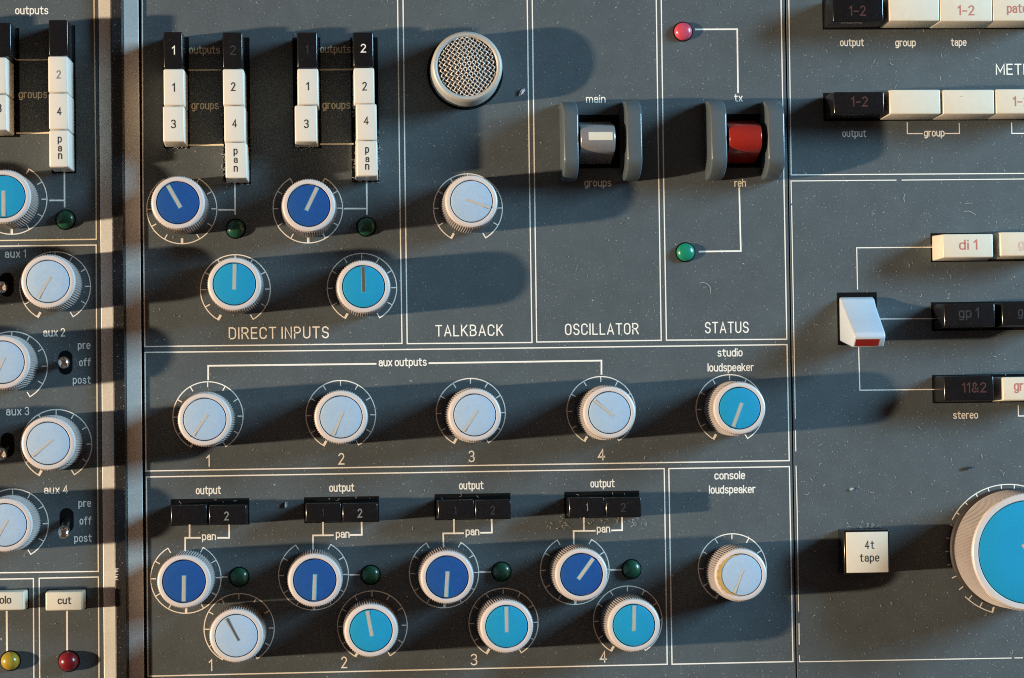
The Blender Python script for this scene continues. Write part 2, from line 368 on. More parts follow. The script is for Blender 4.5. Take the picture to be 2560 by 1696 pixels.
for a, b, y in ((557, 567, 1443), (875.5, 896.5, 1437.5), (1200, 1225.5, 1430.5), (1525, 1551.5, 1425)):
    lines(CP, [[(a, y), (b, y)]], 4)

# right panel
lines(RP, [[(1967.5, -300), (1972, 0), (1978, 437.8), (2560, 434), (3050, 430)]], 2.6, 'print', 'box_outline')
lines(RP, [[(3050, 443), (2560, 448), (2255, 450.7)], [(2240, 450.8), (1977.5, 453), (1978.6, 508)], [(1979, 515), (1985, 860), (1988.2, 1047)],
           [(1988.5, 1077), (1989.4, 1128)], [(1990, 1166), (1993, 1280), (1996.3, 1528)], [(1997.3, 1560), (1998, 1611)], [(1998.5, 1640), (1999.3, 1655), (2528, 1645.5)],
           [(2537, 1645.3), (2556, 1645)]], 2.4, 'print', 'box_outline')
words(RP, [('output', 2100, 2160, 116, 20), ('group', 2238, 2289.5, 116.5, 20), ('tape', 2377, 2416.5, 115.5, 20), ('output', 2105.7, 2165.5, 343, 20),
           ('group', 2310, 2361.5, 342, 20), ('stereo', 2383, 2445.5, 1047.5, 20)], bold=0.016)
words(RP, [('METERS', 2489.6, 2618, 187.5, 28.5)], spacing=1.15, bold=0.004)
for L in ([[(2268, 307), (2268.3, 334.5), (2306, 334.5)], [(2363.5, 334.3), (2398.5, 334), (2398, 309.5)]], [[(2529, 308), (2529.5, 334), (2570, 334)]],
          [[(2332.5, 618.5), (2141.7, 620), (2143.8, 723)]], [[(2196, 798), (2336, 797)]], [[(2146.5, 868), (2149.5, 976), (2343, 974)]], [[(2545.5, 1015), (2546, 1040.5), (2600, 1040)]]):
    lines(RP, L, 2.6)

# ------------------------------------------------------------------ dials printed round the knobs
def dial(parent, cx, cy, kind='level', r=86.5, gold=False):
    mb = MB(); c = P(cx, cy); rr = r * S
    a0, a1 = (-150, 150) if kind == 'level' else (30, 330)
    pt = lambda a, q: (c.x + q * math.sin(R(a)), c.y + q * math.cos(R(a)), 0.00004)
    n = 96; wd = 1.25 * S
    for i in range(n):
        p, q = a0 + (a1 - a0) * i / n, a0 + (a1 - a0) * (i + 1) / n
        mb.quad(pt(p, rr - wd), pt(q, rr - wd), pt(q, rr + wd), pt(p, rr + wd))
    for k in range(11):
        a = a0 + 30 * k
        heavy = (a == -150) if kind == 'level' else (a == 180)
        mb.strip(pt(a, rr - 13.5 * S), pt(a, rr + wd), (6 if heavy else 2.6) * S, 0.00005)
    return link('dial_scale', mb.mesh('dial_scale'), M['print'], parent)

# ------------------------------------------------------------------ knobs
H = 0.0168
Rk = 66.3 * S * (D - H) / D          # outer radius of the silver ring
Rc = 51.6 * S * (D - H) / D          # radius of the coloured cap
def knob_ring():
    prof = [(Rc + .00022, H - .0016), (Rc + .00022, H - .00025), (Rc + .00038, H - .00003), (Rk - .0007, H), (Rk - .00025, H - .00022), (Rk - .00004, H - .0007),
            (Rk, H - .0013), (Rk - .0003, H - .00165)]
    return MB().lathe(prof, 96).mesh('ring', smooth=38)
def knob_skirt():
    prof = [(Rk - .0004, H - .0013), (Rk - .0001, H - .0014), (Rk + .00005, H - .0017), (Rk + .00025, .0012), (Rk + .0001, .0008), (Rk - .0003, .0006), (Rk - .0004, .0003)]
    return MB().lathe(prof, 144, lambda k, i: (0.00022 if i % 2 else -0.00034) if k in (2, 3) else 0).mesh('skirt', smooth=30)
def knob_cap(r=None, h=None):
    r = r or Rc; h = h or H
    return MB().lathe([(0, h + .00022), (r * .5, h + .00019), (r - .0004, h + .0001), (r - .00012, h + .00002), (r, h - .00018), (r, h - .0014)], 72).mesh('cap', smooth=40)
def knob_gap(r=None, h=None):
    r = r or Rc; h = h or H
    return MB().lathe([(r + .0003, h - .0012), (0, h - .0012)], 48).mesh('gap_ring')
SKIRT, RING, GAP = knob_skirt(), knob_ring(), knob_gap()
CAPS = {}
def pointer_mesh(wd, r):
    mb = MB().box(-wd / 2, wd / 2, -r * .26, r * .955, H - .0006, H + .00030)
    return mb.mesh('pointer', bevel=.00008, seg=2)
PTR = {}
def knob(cx, cy, color, ang, label, group=None, ptr=None, glue=False):
    """cap centred on frame point cx, cy; pointer at ang degrees clockwise from the top"""
    b = P(cx, cy, H); rz = -R(ang)
    k = thing('knob', label, 'knob', (b.x, b.y, 0), rz, group)
    link('skirt', SKIRT, M['knurl'], k)
    link('ring', RING, M['silver'], k)
    gp = link('gap_ring', GAP, M['gap'], k)
    if color not in CAPS: CAPS[color] = knob_cap()
    link('cap', CAPS[color], M[color], k)
    if ptr is None: ptr = 'pointer_brown' if color == 'pale' else 'pointer'
    key = (ptr, color == 'pale')
    if key not in PTR: PTR[key] = pointer_mesh(.00058 if color == 'pale' else .00088, Rc)
    link('pointer', PTR[key], M[ptr], k)
    if color != 'pale':
        if 'rim' not in PTR: PTR['rim'] = MB().box(-.00064, .00060, -Rc * .29, Rc * .96, H - .0006, H + .00024).mesh('pointer_rim', bevel=.00008, seg=2)
        link('pointer_rim', PTR['rim'], M[color + '_rim'], k)
    if glue:
        g = MB(); prof = []
        n = 60
        for i in range(n + 1):
            a = R(92 + 185 * i / n); wv = (0.5 - 0.5 * math.cos(2 * math.pi * i / n)) * (.00105 + .0002 * math.sin(i * 1.3))
            rin = Rc - .0001; ro = rin + .00015 + wv
            prof.append((math.cos(a + rz * -1), math.sin(a + rz * -1), rin, ro))
        for p, q in zip(prof, prof[1:]):
            g.quad((p[0] * p[2], p[1] * p[2], H + .0002), (p[0] * p[3], p[1] * p[3], H + .00006), (q[0] * q[3], q[1] * q[3], H + .00006), (q[0] * q[2], q[1] * q[2], H + .0002))
        link('glue_smear', g.mesh('glue_smear', smooth=60), M['glue'], k)
    return k
AUXG = 'pale aux send knobs'
dial(LP, 29, 499, 'pan'); knob(9, 491.5, 'teal', 180, 'turquoise knob pointing straight down, above the aux 1 marking')
dial(LP, 138, 717); knob(120, 704, 'pale', 210, 'pale blue knob beside the aux 1 marking, pointer down and outward', AUXG)
dial(LP, 30, 917); knob(6.5, 906, 'pale', 205, 'pale blue knob level with the aux 2 pre off post switch', AUXG)
dial(LP, 141, 1112); knob(120.6, 1109, 'pale', 230, 'pale blue knob below aux 3 marking, pointer turned furthest to its lower side', AUXG)
dial(LP, 32, 1311); knob(12.6, 1313, 'pale', 210, 'pale blue knob below aux 4 marking, next to the chrome post lever', AUXG)
dial(CP, 454.5, 523, 'pan'); knob(444.7, 507, 'blue', 331, 'dark blue knob turned slightly anticlockwise, in the DIRECT INPUTS box beside the divider')
dial(CP, 769.6, 521.5, 'pan'); knob(772, 514, 'blue', 26, 'dark blue knob in the DIRECT INPUTS box turned slightly clockwise, near the talkback line')
dial(CP, 588.5, 724); knob(586, 710.4, 'teal', 2, 'turquoise knob with beige pointer above the word DIRECT')
dial(CP, 905, 720.5); knob(909, 717, 'teal', 359, 'turquoise knob with dark grey pointer above the word INPUTS', ptr='pointer_dark')
dial(CP, 1170, 521); knob(1178.7, 503.6, 'pale', 110, 'pale blue knob in the TALKBACK box below the round microphone, pointer sideways')
dial(CP, 520, 1042); knob(511.5, 1049, 'pale', 215, 'pale blue aux outputs knob above the number 1', 'pale knobs under aux outputs')
dial(CP, 852, 1038.5); knob(852.7, 1043, 'pale', 203, 'pale blue aux outputs knob above the number 2', 'pale knobs under aux outputs')
dial(CP, 1177, 1033); knob(1187, 1038, 'pale', 215, 'pale blue aux outputs knob above the number 3', 'pale knobs under aux outputs')
dial(CP, 1503, 1028); knob(1524, 1032, 'pale', 309.5, 'pale blue aux outputs knob above the number 4, pointer up and inward', 'pale knobs under aux outputs')
dial(CP, 1825, 1023); knob(1849.6, 1021, 'teal', 201, 'turquoise knob under the words studio loudspeaker')
dial(CP, 464.6, 1446, 'pan'); knob(460, 1454, 'blue', 181, 'royal blue pan knob up beside white lower knob number 1', 'blue pan knobs of the lower box')
dial(CP, 784, 1438, 'pan'); knob(787, 1451, 'blue', 183, 'royal blue pan knob up beside turquoise lower knob number 2', 'blue pan knobs of the lower box')
dial(CP, 1110, 1433, 'pan'); knob(1118, 1443.4, 'blue', 184, 'royal blue pan knob up beside turquoise lower knob number 3', 'blue pan knobs of the lower box')
dial(CP, 1437, 1425, 'pan'); knob(1454, 1437, 'blue', 37, 'royal blue pan knob pointing up and outward, above lower number 4', 'blue pan knobs of the lower box', ptr='pointer_brown')
dial(CP, 598, 1572); knob(591, 1590, 'pale', 332, 'whitish knob with dark pointer beside the number 1 of the bottom row', ptr='pointer_dark')
dial(CP, 931, 1565); knob(927.6, 1577, 'teal', 350, 'turquoise bottom row knob numbered 2, pointer tipped slightly anticlockwise', 'turquoise level knobs of the bottom row')
dial(CP, 1259, 1558); knob(1267, 1567, 'teal', 0, 'turquoise bottom row knob numbered 3, pointer straight up', 'turquoise level knobs of the bottom row')
dial(CP, 1569.5, 1552); knob(1585, 1564, 'teal', 2, 'turquoise bottom row knob numbered 4, next to the console loudspeaker box', 'turquoise level knobs of the bottom row')
dial(CP, 1831, 1421); knob(1853, 1438, 'pale', 202, 'pale knob with yellowed glue round its cap, under console loudspeaker', glue=True)
# knobs of the neighbouring strip, just outside the frame: they throw shadows into it
for cx, cy, c, nm in ((-230, 704, 'pale', 'aux 1'), (-343, 906, 'pale', 'aux 2'), (-229, 1109, 'pale', 'aux 3'), (-337, 1313, 'pale', 'aux 4'), (-341, 491.5, 'teal', 'pan')):
    knob(cx, cy, c, 210, '%s knob of the adjoining strip beyond the picture edge' % {'pale': 'pale blue', 'teal': 'turquoise'}[c], 'knobs of the adjoining strip')

# the big monitor knob
bk = P(2574, 1381, 0.0225); hb = 0.0225
kb = thing('knob', 'huge turquoise knob with finely ribbed metal skirt beside the 4t tape button', 'knob', (bk.x, bk.y, 0), 0)
sB = (D - hb) / D * S; Rb, Rcb, Rf = 148.5 * sB, 130 * sB, 147 * S
link('ring', MB().lathe([(Rcb + .0002, hb - .002), (Rcb + .0002, hb - .0002), (Rcb + .0004, hb), (Rb - .0004, hb), (Rb - .0001, hb - .0003), (Rb, hb - .0008), (Rb - .0003, hb - .0011)], 160).mesh('ring', smooth=35), M['silver'], kb)
link('skirt', MB().lathe([(Rb - .0003, hb - .0008), (Rb + .00005, hb - .001), (Rf, .0058), (Rf, .0045)], 520, lambda k, i: (0.0002 if i % 2 else -0.0002) if k in (1, 2) else 0).mesh('skirt', smooth=30), M['knurl'], kb)
link('flange', MB().lathe([(Rf - .0006, .0046), (Rf + .0001, .0044), (Rf + .0003, .0038), (Rf, .0018), (Rf + .00045, .0012), (Rf + .00045, .0002)], 160).mesh('flange', smooth=35), M['gap'], kb)
link('cap', knob_cap(Rcb, hb), M['teal'], kb)
link('gap_ring', knob_gap(Rcb, hb), M['gap'], kb)
link('pointer', MB().box(-.0009, .0009, -.003, Rcb * .95, hb - .0006, hb + .0003).mesh('pointer', bevel=.0001, seg=2), M['pointer'], kb, rz=R(-145))
mb = MB(); c = P(2523, 1374)
pt = lambda a, q: (c.x + q * S * math.sin(R(a)), c.y + q * S * math.cos(R(a)), 0.00004)
for a0, a1 in ((-62, 66), (196, 225)):
    n = 60
    for i in range(n):
        p, q = a0 + (a1 - a0) * i / n, a0 + (a1 - a0) * (i + 1) / n
        mb.quad(pt(p, 163.8), pt(q, 163.8), pt(q, 166.2), pt(p, 166.2))
for k in range(28):
    a = -163.5 + 12.1 * k
    mb.strip(pt(a, 151), pt(a, 165), (5 if k == 0 else 2.6) * S, 0.00005)
link('dial_scale', mb.mesh('dial_scale'), M['print'], RP)

# ------------------------------------------------------------------ push buttons
_bm = {}
def button(x0, y0, x1, y1, h, m, label, group=None, txt=(), ink='ink', ex=.0003, ey=.00012, bev=.00042, name='push_button', cat='button'):
    a, b = P(x0, y1, h), P(x1, y0, h)
    cx, cy, wx, wy = (a.x + b.x) / 2, (a.y + b.y) / 2, (b.x - a.x) / 2, (b.y - a.y) / 2
    vs = [(-wx - ex, -wy - ey, 0), (wx + ex, -wy - ey, 0), (wx + ex, wy + ey, 0), (-wx - ex, wy + ey, 0), (-wx, -wy, h), (wx, -wy, h), (wx, wy, h), (-wx, wy, h)]
    me = MB().add(vs, [(3, 2, 1, 0), (4, 5, 6, 7), (0, 1, 5, 4), (1, 2, 6, 5), (2, 3, 7, 6), (3, 0, 4, 7)]).mesh(name, smooth=50, bevel=bev, seg=3)
    o = tag(link(name, me, M[m], None, (cx, cy, 0.00006)), label, cat, group)
    if txt:
        mb = MB()
        for t in txt: text(mb, *t, z=h, org=(cx, cy, 0), bold=0.012, spacing=1.15)
        link('lettering', mb.mesh('lettering'), M[ink], o)
    o['_rect'] = 0; del o['_rect']
    return (cx - wx - ex, cx + wx + ex, cy - wy - ey, cy + wy + ey)
def slot(parent, rects, mg=.0004, name='button_slot'):
    x0, x1 = min(r[0] for r in rects) - mg, max(r[1] for r in rects) + mg
    y0, y1 = min(r[2] for r in rects) - mg, max(r[3] for r in rects) + mg
    link(name, MB().box(x0, x1, y0, y1, -.0004, .00003).mesh(name), M['hole'], parent)  # thin black sheet on the panel, its colour painting a hole's shade
HB = 0.0125
G1 = 'routing buttons of the channel strip'
ra = [button(-20, 57, 27, 142, HB, 'black', 'black button cut off by the picture edge, top of the outer column', G1),
      button(-22, 143.5, 15.5, 234, HB, 'white', 'blank looking white button under the black one at the picture edge', G1, ex=.0005),
      button(-30, 237, 16, 326, HB, 'white', 'dirty white button marked 3 at the picture edge', G1, [('3', -8, 4, 282, 22)], ex=.0005)]
slot(LP, ra)
rb = [button(122, 50, 169.5, 139, HB, 'black', 'unmarked black button heading the column that ends in pan, left of the divider', G1),
      button(121, 141, 168.5, 231.5, HB, 'white', 'white button with a thin worn grey 2, in the channel strip', G1, [('2', 141.5, 152.5, 197, 21)], 'grey_ink'),
      button(122.6, 233.5, 170.6, 323.5, HB, 'white', 'white button marked 4 in the channel strip', G1, [('4', 142.5, 154, 288.5, 20)]),
      button(123.5, 326, 171, 418, HB, 'white', 'white button with upright pan letters above the channel strip lamp', G1,
             [('p', 144.5, 154.5, 357, 20), ('a', 145, 154.5, 379.5, 20), ('n', 145.5, 155.5, 398.5, 20)])]
slot(LP, rb)
rc = [button(-230, 50, -182, 139, HB, 'black', 'black button of the adjoining strip beyond the picture edge'),
      button(-230, 141, -182, 231, HB, 'white', 'upper white button of the adjoining strip beyond the picture edge'),
      button(-229, 233, -181, 323, HB, 'white', 'lower white button of the adjoining strip beyond the picture edge')]
slot(LP, rc)
G2 = 'routing buttons of DIRECT INPUTS'
r1 = [button(409, 80, 456, 171.5, HB, 'black', 'black button with white 1, first column of DIRECT INPUTS', G2, [('1', 430, 437.5, 137, 22)], 'print'),
      button(409.6, 173, 460, 264, HB, 'white', 'white button with 1 in the DIRECT INPUTS column nearest the divider', G2, [('1', 430.5, 437.5, 230, 22)]),
      button(408, 266, 460, 355, HB, 'white', 'white button with 3 in the DIRECT INPUTS column nearest the divider', G2, [('3', 427.5, 440, 321.5, 22)])]
slot(CP, r1)
r2 = [button(557, 81, 606, 171, HB, 'black', 'black button with a rubbed out 2 above the first white 2 of DIRECT INPUTS', G2, [('2', 575, 590, 138, 24)], 'grey_faint'),
      button(558, 173, 609, 263, HB, 'white', 'white button with 2, second column of DIRECT INPUTS', G2, [('2', 577.5, 589, 228, 22)]),
      button(561, 265, 611.7, 355, HB, 'white', 'white button with 4, second column of DIRECT INPUTS', G2, [('4', 580.5, 592.5, 319, 20)]),
      button(564, 356.5, 616, 446, HB, 'white', 'linty white pan button of the second DIRECT INPUTS column', G2,
             [('p', 584, 594, 387, 20), ('a', 584.5, 594, 408, 18), ('n', 584.5, 594.5, 430, 20)])]
slot(CP, r2)
r3 = [button(743.5, 81, 793, 170, HB, 'black', 'black button with a rubbed out 1, third column of DIRECT INPUTS', G2, [('1', 764, 771, 135, 22)], 'grey_faint'),
      button(744.5, 172, 795, 262, HB, 'white', 'white button with 1, third column of DIRECT INPUTS', G2, [('1', 765.5, 772.5, 226.5, 21)]),
      button(738, 264, 791.5, 355, HB, 'white', 'white button with 3 set crookedly outward, third column of DIRECT INPUTS', G2, [('3', 760, 772, 321, 22)])]
slot(CP, r3)
r4 = [button(883.5, 81, 933, 168, HB, 'black', 'black button with bold white 2, fourth column of DIRECT INPUTS', G2, [('2', 902, 915.5, 132, 22)], 'print'),
      button(885.5, 170, 935, 259.5, HB, 'white', 'white button with 2, column beside the TALKBACK box', G2, [('2', 906, 917.5, 227, 22)]),
      button(891.5, 260.5, 941, 351, HB, 'white', 'white button with 4, column beside the TALKBACK box', G2, [('4', 909.5, 922, 312, 20)]),
      button(892.5, 352.5, 943, 440.5, HB, 'white', 'white pan button beside the TALKBACK box', G2,
             [('p', 913, 922.5, 383, 20), ('a', 913.5, 923, 406, 18), ('n', 913, 923, 425, 20)])]
slot(CP, r4)
hs = 0.0075
rs = [button(-42, 1479.5, 59, 1527.5, hs, 'cream', 'cream solo button at the picture edge above the yellow lamp', None, [('solo', -13, 28, 1510, 20)])]
rs.append(button(114, 1479.5, 205.5, 1527.5, hs, 'cream', 'cream button lettered cut above the dark red lamp', None, [('cut', 144.5, 178, 1511, 19)]))
rs.append(button(-234, 1479.5, -143, 1527.5, hs, 'cream', 'cream cut button of the adjoining strip beyond the picture edge'))
for r in rs: slot(LP, [r], .0002)
G3 = 'paired black output buttons'
HP = 0.0085
for i, (xa, xb, xc, xd, ya, yb, t1, t2, i1, i2) in enumerate((
        (427, 517, 522, 616, 1263, 1313, None, (560.5, 572.5, 1301.5), None, 'grey_ink'),
        (764, 853, 856, 944, 1258, 1306.5, (805, 810, 1292), (894, 906, 1294.5), 'grey_faint', 'grey_ink'),
        (1094.5, 1186, 1188, 1277, 1250, 1299, (1136, 1141, 1286), (1226, 1238, 1287), 'grey_faint', 'grey_faint'),
        (1423, 1511.5, 1514.5, 1603, 1244, 1294.5, (1466, 1470, 1278), (1552, 1565, 1280), 'grey_ink', 'grey_faint'))):
    nth = ('blue pan knob nearest the divider', 'second output marking', 'third output marking', 'output marking nearest the loudspeaker box')[i]
    wear = ('blank', 'faint 1', 'faint 1', 'chipped 1')[i], ('clear 2', 'grey 2', 'faint 2', 'faint 2')[i]
    rr = [button(xa, ya, xb, yb, HP, 'black', 'black button, %s, of the pair by the %s' % (wear[0], nth), G3, [('1', t1[0], t1[1], t1[2], 20)] if t1 else (), i1 or 'ink', ex=.0002),
          button(xc, ya, xd, yb, HP, 'black', 'black button, %s, of the pair by the %s' % (wear[1], nth), G3, [('2', *t2, 22)], i2, ex=.0002)]
    rr.append((rr[0][0], rr[1][1], rr[0][2], rr[0][3] + .0011))
    slot(CP, rr, .0003)
G4, G5 = 'meter buttons of the top row', 'meter buttons of the second row'
HR = 0.0105
kw = dict(ex=.0007, ey=.00035)
rt = [button(2082.5, -7, 2208, 55, HR, 'black', 'black button with red 1-2 in the row cut by the top edge', G4, [('1-2', 2122.5, 2164.7, 40, 26)], 'red_dark', **kw),
      button(2224, -9, 2347.5, 53, HR, 'ivory', 'blank ivory button above the word group', G4, **kw),
      button(2350.5, -9, 2480, 54, HR, 'ivory', 'ivory button with red 1-2 above the word tape', G4, [('1-2', 2394, 2436, 39, 26)], 'red_ink', **kw),
      button(2483, -11, 2612, 53, HR, 'ivory', 'ivory button lettered pat in red, cut by the picture edge', G4, [('patch', 2517.5, 2582, 33, 25)], 'red_ink', **kw)]
slot(RP, rt, .0002)
rt = [button(2085, 230, 2210, 286, HR, 'black', 'black button with dim orange 1-2 above the lower output marking', G5, [('1-2', 2128, 2170, 267, 26)], 'red_dark', **kw),
      button(2225, 224.5, 2350.5, 286, HR, 'ivory', 'blank ivory button next to the black one in the second meter row', G5, **kw),
      button(2358, 224.5, 2485, 286, HR, 'ivory', 'ivory button with its marking worn to a dot, second meter row', G5, [('-', 2400, 2407, 250, 20)], 'red_faint', **kw),
      button(2490, 223, 2618, 285, HR, 'ivory', 'ivory button with red 1-2 cut by the picture edge, below METERS', G5, [('1-2', 2532, 2574, 266, 25)], 'red_ink', **kw)]
slot(RP, rt, .0002)
HR = 0.0095
G6 = 'monitor source buttons'
rt = [button(2358, 585, 2482, 645, HR, 'ivory', 'ivory button lettered di 1 in red', G6, [('di 1', 2398, 2443, 625, 26)], 'red_ink', ex=.0009, ey=.0003),
      button(2502, 580, 2628, 641, HR, 'ivory', 'ivory button with nearly worn off lettering beside di 1', G6, [('gr 1', 2546, 2592, 622, 24)], 'red_faint', ex=.0009, ey=.0003)]
slot(RP, rt, .0003)
rt = [button(2361, 759, 2487, 818, HR, 'black', 'black button with faint gp 1, level with the white lever', G6, [('gp 1', 2397, 2447, 795, 26)], 'grey_faint', ex=.0010, ey=.0004),
      button(2506, 756, 2632, 815, HR, 'black', 'black button cut by the picture edge beside gp 1', G6, [('gp 2', 2545, 2592, 792, 26)], 'grey_faint', ex=.0010, ey=.0004)]
slot(RP, rt, .0004)
rt = [button(2361, 940, 2484, 1003, HR, 'black', 'glossy black button with dim red 1&2 above the word stereo', G6, [('11&2', 2405, 2466, 982, 26)], 'red_dark', ex=.0008, ey=.0003),
      button(2508, 942, 2634, 1002, HR, 'ivory', 'ivory button with rubbed red group lettering beside the stereo button', G6, [('group', 2535, 2602, 977, 26)], 'red_ink', ex=.0008, ey=.0002)]
slot(RP, rt, .0003)
# 4t tape: black housing with an ivory top plate
h4 = 0.0088
a, b = P(2114, 1436, h4), P(2223, 1326.5, h4)
t4 = thing('push_button', 'square black housed button with ivory top lettered 4t tape', 'button', ((a.x + b.x) / 2, (a.y + b.y) / 2, 0.00005))
ox, oy, wx, wy = t4.location.x, t4.location.y, (b.x - a.x) / 2, (b.y - a.y) / 2
link('housing', MB().box(-wx - .0002, wx + .0002, -wy - .0002, wy + .0002, 0, h4 - .0006).mesh('housing', smooth=40, bevel=.0003), M['black'], t4)
a, b = P(2118, 1433, h4), P(2220, 1329.5, h4)
wx, wy = (b.x - a.x) / 2, (b.y - a.y) / 2
link('cap', MB().box(-wx, wx, -wy, wy, h4 - .001, h4).mesh('cap', smooth=40, bevel=.00015), M['ivory'], t4)
mb = MB()
for t in (('4t', 2162, 2185.5, 1372.6, 21), ('tape', 2149.5, 2198, 1404.7, 21)): text(mb, *t, z=h4, org=(ox, oy, 0), spacing=1.25, bold=0.0)
link('lettering', mb.mesh('lettering'), M['ink'], t4)
slot(RP, [(ox - .0064, ox + .0064, oy - .0064, oy + .0064)], 0)

# ------------------------------------------------------------------ indicator lamps
def led(cx, cy, m, label, group=None, h=.0021, r=22.5):
    b = P(cx, cy, h * .6); rr = r * S
    o = thing('indicator_lamp', label, 'indicator lamp', (b.x, b.y, 0), 0, group)
    prof = [(0, h)] + [(rr * math.sin(R(a)), h - rr * .62 * (1 - math.cos(R(a))) * (1 if h < .003 else 1.5)) for a in (12, 24, 36, 48, 60, 70, 80, 90)] + [(rr, 0)]
    prof = [(r_, max(z, 0.0001)) for r_, z in prof]
    link('lens', MB().lathe(prof, 48).mesh('lens', smooth=50), M[m], o)
    link('bezel', MB().lathe([(rr + .00002, .00012), (rr + .0003, .00012), (rr + .00036, .00002)], 48).mesh('bezel'), M['hole'], o)
GL = 'unlit green lamps of the lower box'
led(162.7, 549, 'green_off', 'unlit green lamp in the channel strip below the pan button line')
led(24, 1654, 'yellow_lens', 'yellow lamp at the picture edge below solo', None, .0033)
led(170, 1655, 'red_lens', 'dark red domed lamp below the cut button', None, .0036, 24)
led(589, 571.5, 'green_off', 'unlit green lamp under the first DIRECT INPUTS pan column')
led(915.8, 566.5, 'green_off', 'unlit green lamp under the pan column beside the TALKBACK box')
led(1709, 78, 'pink', 'pinkish red lamp joined by a line to tx')
led(1715, 630.5, 'green_on', 'bright emerald lamp joined by a line to reh')
led(597.6, 1443.4, 'green_off', 'unlit green lamp above the whitish bottom knob 1', GL)
led(926.8, 1438.4, 'green_off', 'unlit green lamp above turquoise bottom knob 2', GL)
led(1254.5, 1430, 'green_off', 'unlit green lamp above turquoise bottom knob 3', GL)
led(1580, 1424, 'green_off', 'unlit green lamp above turquoise bottom knob 4', GL)

# ------------------------------------------------------------------ toggle switches
def toggle(sx, sy, bx, by, label, hz=.0065, sw=17, sh=30):
    c = P(sx, sy)
    o = thing('toggle_switch', label, 'toggle switch', (c.x, c.y, 0), 0, 'pre off post toggle switches')
    n = 12; pts = []
    w_, h_ = sw * S, (sh - sw) * S
    for i in range(n + 1): a = math.pi * i / n; pts.append((w_ * math.cos(a), h_ + w_ * math.sin(a)))
    for i in range(n + 1): a = math.pi + math.pi * i / n; pts.append((w_ * math.cos(a), -h_ + w_ * math.sin(a)))
    link('slot', MB().add([(p[0], p[1], .00004) for p in pts], [tuple(range(len(pts)))]).mesh('slot'), M['hole'], o)
    t = P(bx, by, hz) - c
    prof = [(.0010, 0), (.00115, .3), (.0013, .7), (.0016, .88), (.00172, .97), (.00155, 1.08), (.0011, 1.17), (.0005, 1.215), (0, 1.23)]
    mb = MB(); vs = MB().lathe([(r_, z_) for r_, z_ in prof], 28)
    mb.add([(v[0] + t.x * v[2], v[1] + t.y * v[2], v[2] * hz + .0001) for v in vs.v], vs.f)
    link('lever', mb.mesh('lever', smooth=60), M['chrome'], o)
toggle(164, 907, 159.6, 907, 'chrome toggle standing at off beside the aux 2 knob')
toggle(167, 1301, 159.5, 1331, 'chrome toggle lever thrown down to post beside the aux 4 knob')
toggle(17, 712, 3, 719, 'chrome toggle beside the aux 1 knob, cut by the picture edge')
toggle(19, 1113, 2, 1136, 'chrome toggle beside the aux 3 knob, lever thrown down at the picture edge')

# ------------------------------------------------------------------ talkback microphone
hm = 0.0115
mc = P(1168, 166, hm); rm = 75.5 * S * (D - hm) / D
mic = thing('microphone', 'round metal talkback microphone with woven wire mesh front', 'microphone', (mc.x, mc.y, 0))
ro = 88.5 * S * (D - hm) / D
link('collar', MB().lathe([(rm - .0001, hm - .003), (rm - .0001, hm - .0006), (rm + .0003, hm - .0001), (ro - .0006, hm), (ro - .0001, hm - .0005), (ro + .0001, hm - .0012), (ro + .0002, .001), (ro + .0002, 0)], 96).mesh('collar', smooth=35), M['mic'], mic)
link('bezel', MB().lathe([(ro + .0002, .0001), (ro + .0010, .0001), (ro + .0010, .00002)], 64).mesh('bezel'), M['hole'], mic)  # black ring, widened to paint shadow round the microphone rim
link('backing', MB().lathe([(rm, hm - .0012), (rm * .5, hm - .0006), (0, hm - .0005)], 48).mesh('backing'), M['mic_back'], mic)
mb = MB(); pitch, wr = .00104, .00018
dome = lambda x, y: hm + .0003 - .0011 * ((x * x + y * y) / rm ** 2)
for fam, ang in ((0, R(57)), (1, R(-38))):
    u = Vector((math.cos(ang), math.sin(ang))); v = Vector((-u.y, u.x))
    nn = int(rm / pitch) + 1
    for k in range(-nn, nn + 1):
        off = (k + .5) * pitch
        if abs(off) >= rm - .0001: continue
        half = math.sqrt(rm ** 2 - off ** 2); n = max(8, int(half * 2 / pitch * 5)); rows = []
        for i in range(n + 1):
            s_ = -half + 2 * half * i / n
            q = u * s_ + v * off
            ph = math.pi * (s_ / pitch) + math.pi * k + (math.pi if fam else 0)
            z = dome(q.x, q.y) + wr * 1.0 * math.sin(ph)
            rows.append([(q.x + v.x * wr * math.cos(a), q.y + v.y * wr * math.cos(a), z + wr * math.sin(a)) for a in [math.pi * 2 * j / 6 for j in range(6)]])
        vs = [p for r_ in rows for p in r_]
        mb.add(vs, [(i * 6 + j, i * 6 + (j + 1) % 6, (i + 1) * 6 + (j + 1) % 6, (i + 1) * 6 + j) for i in range(n) for j in range(6)])
link('wire_mesh', mb.mesh('wire_mesh', smooth=80), M['wire'], mic)

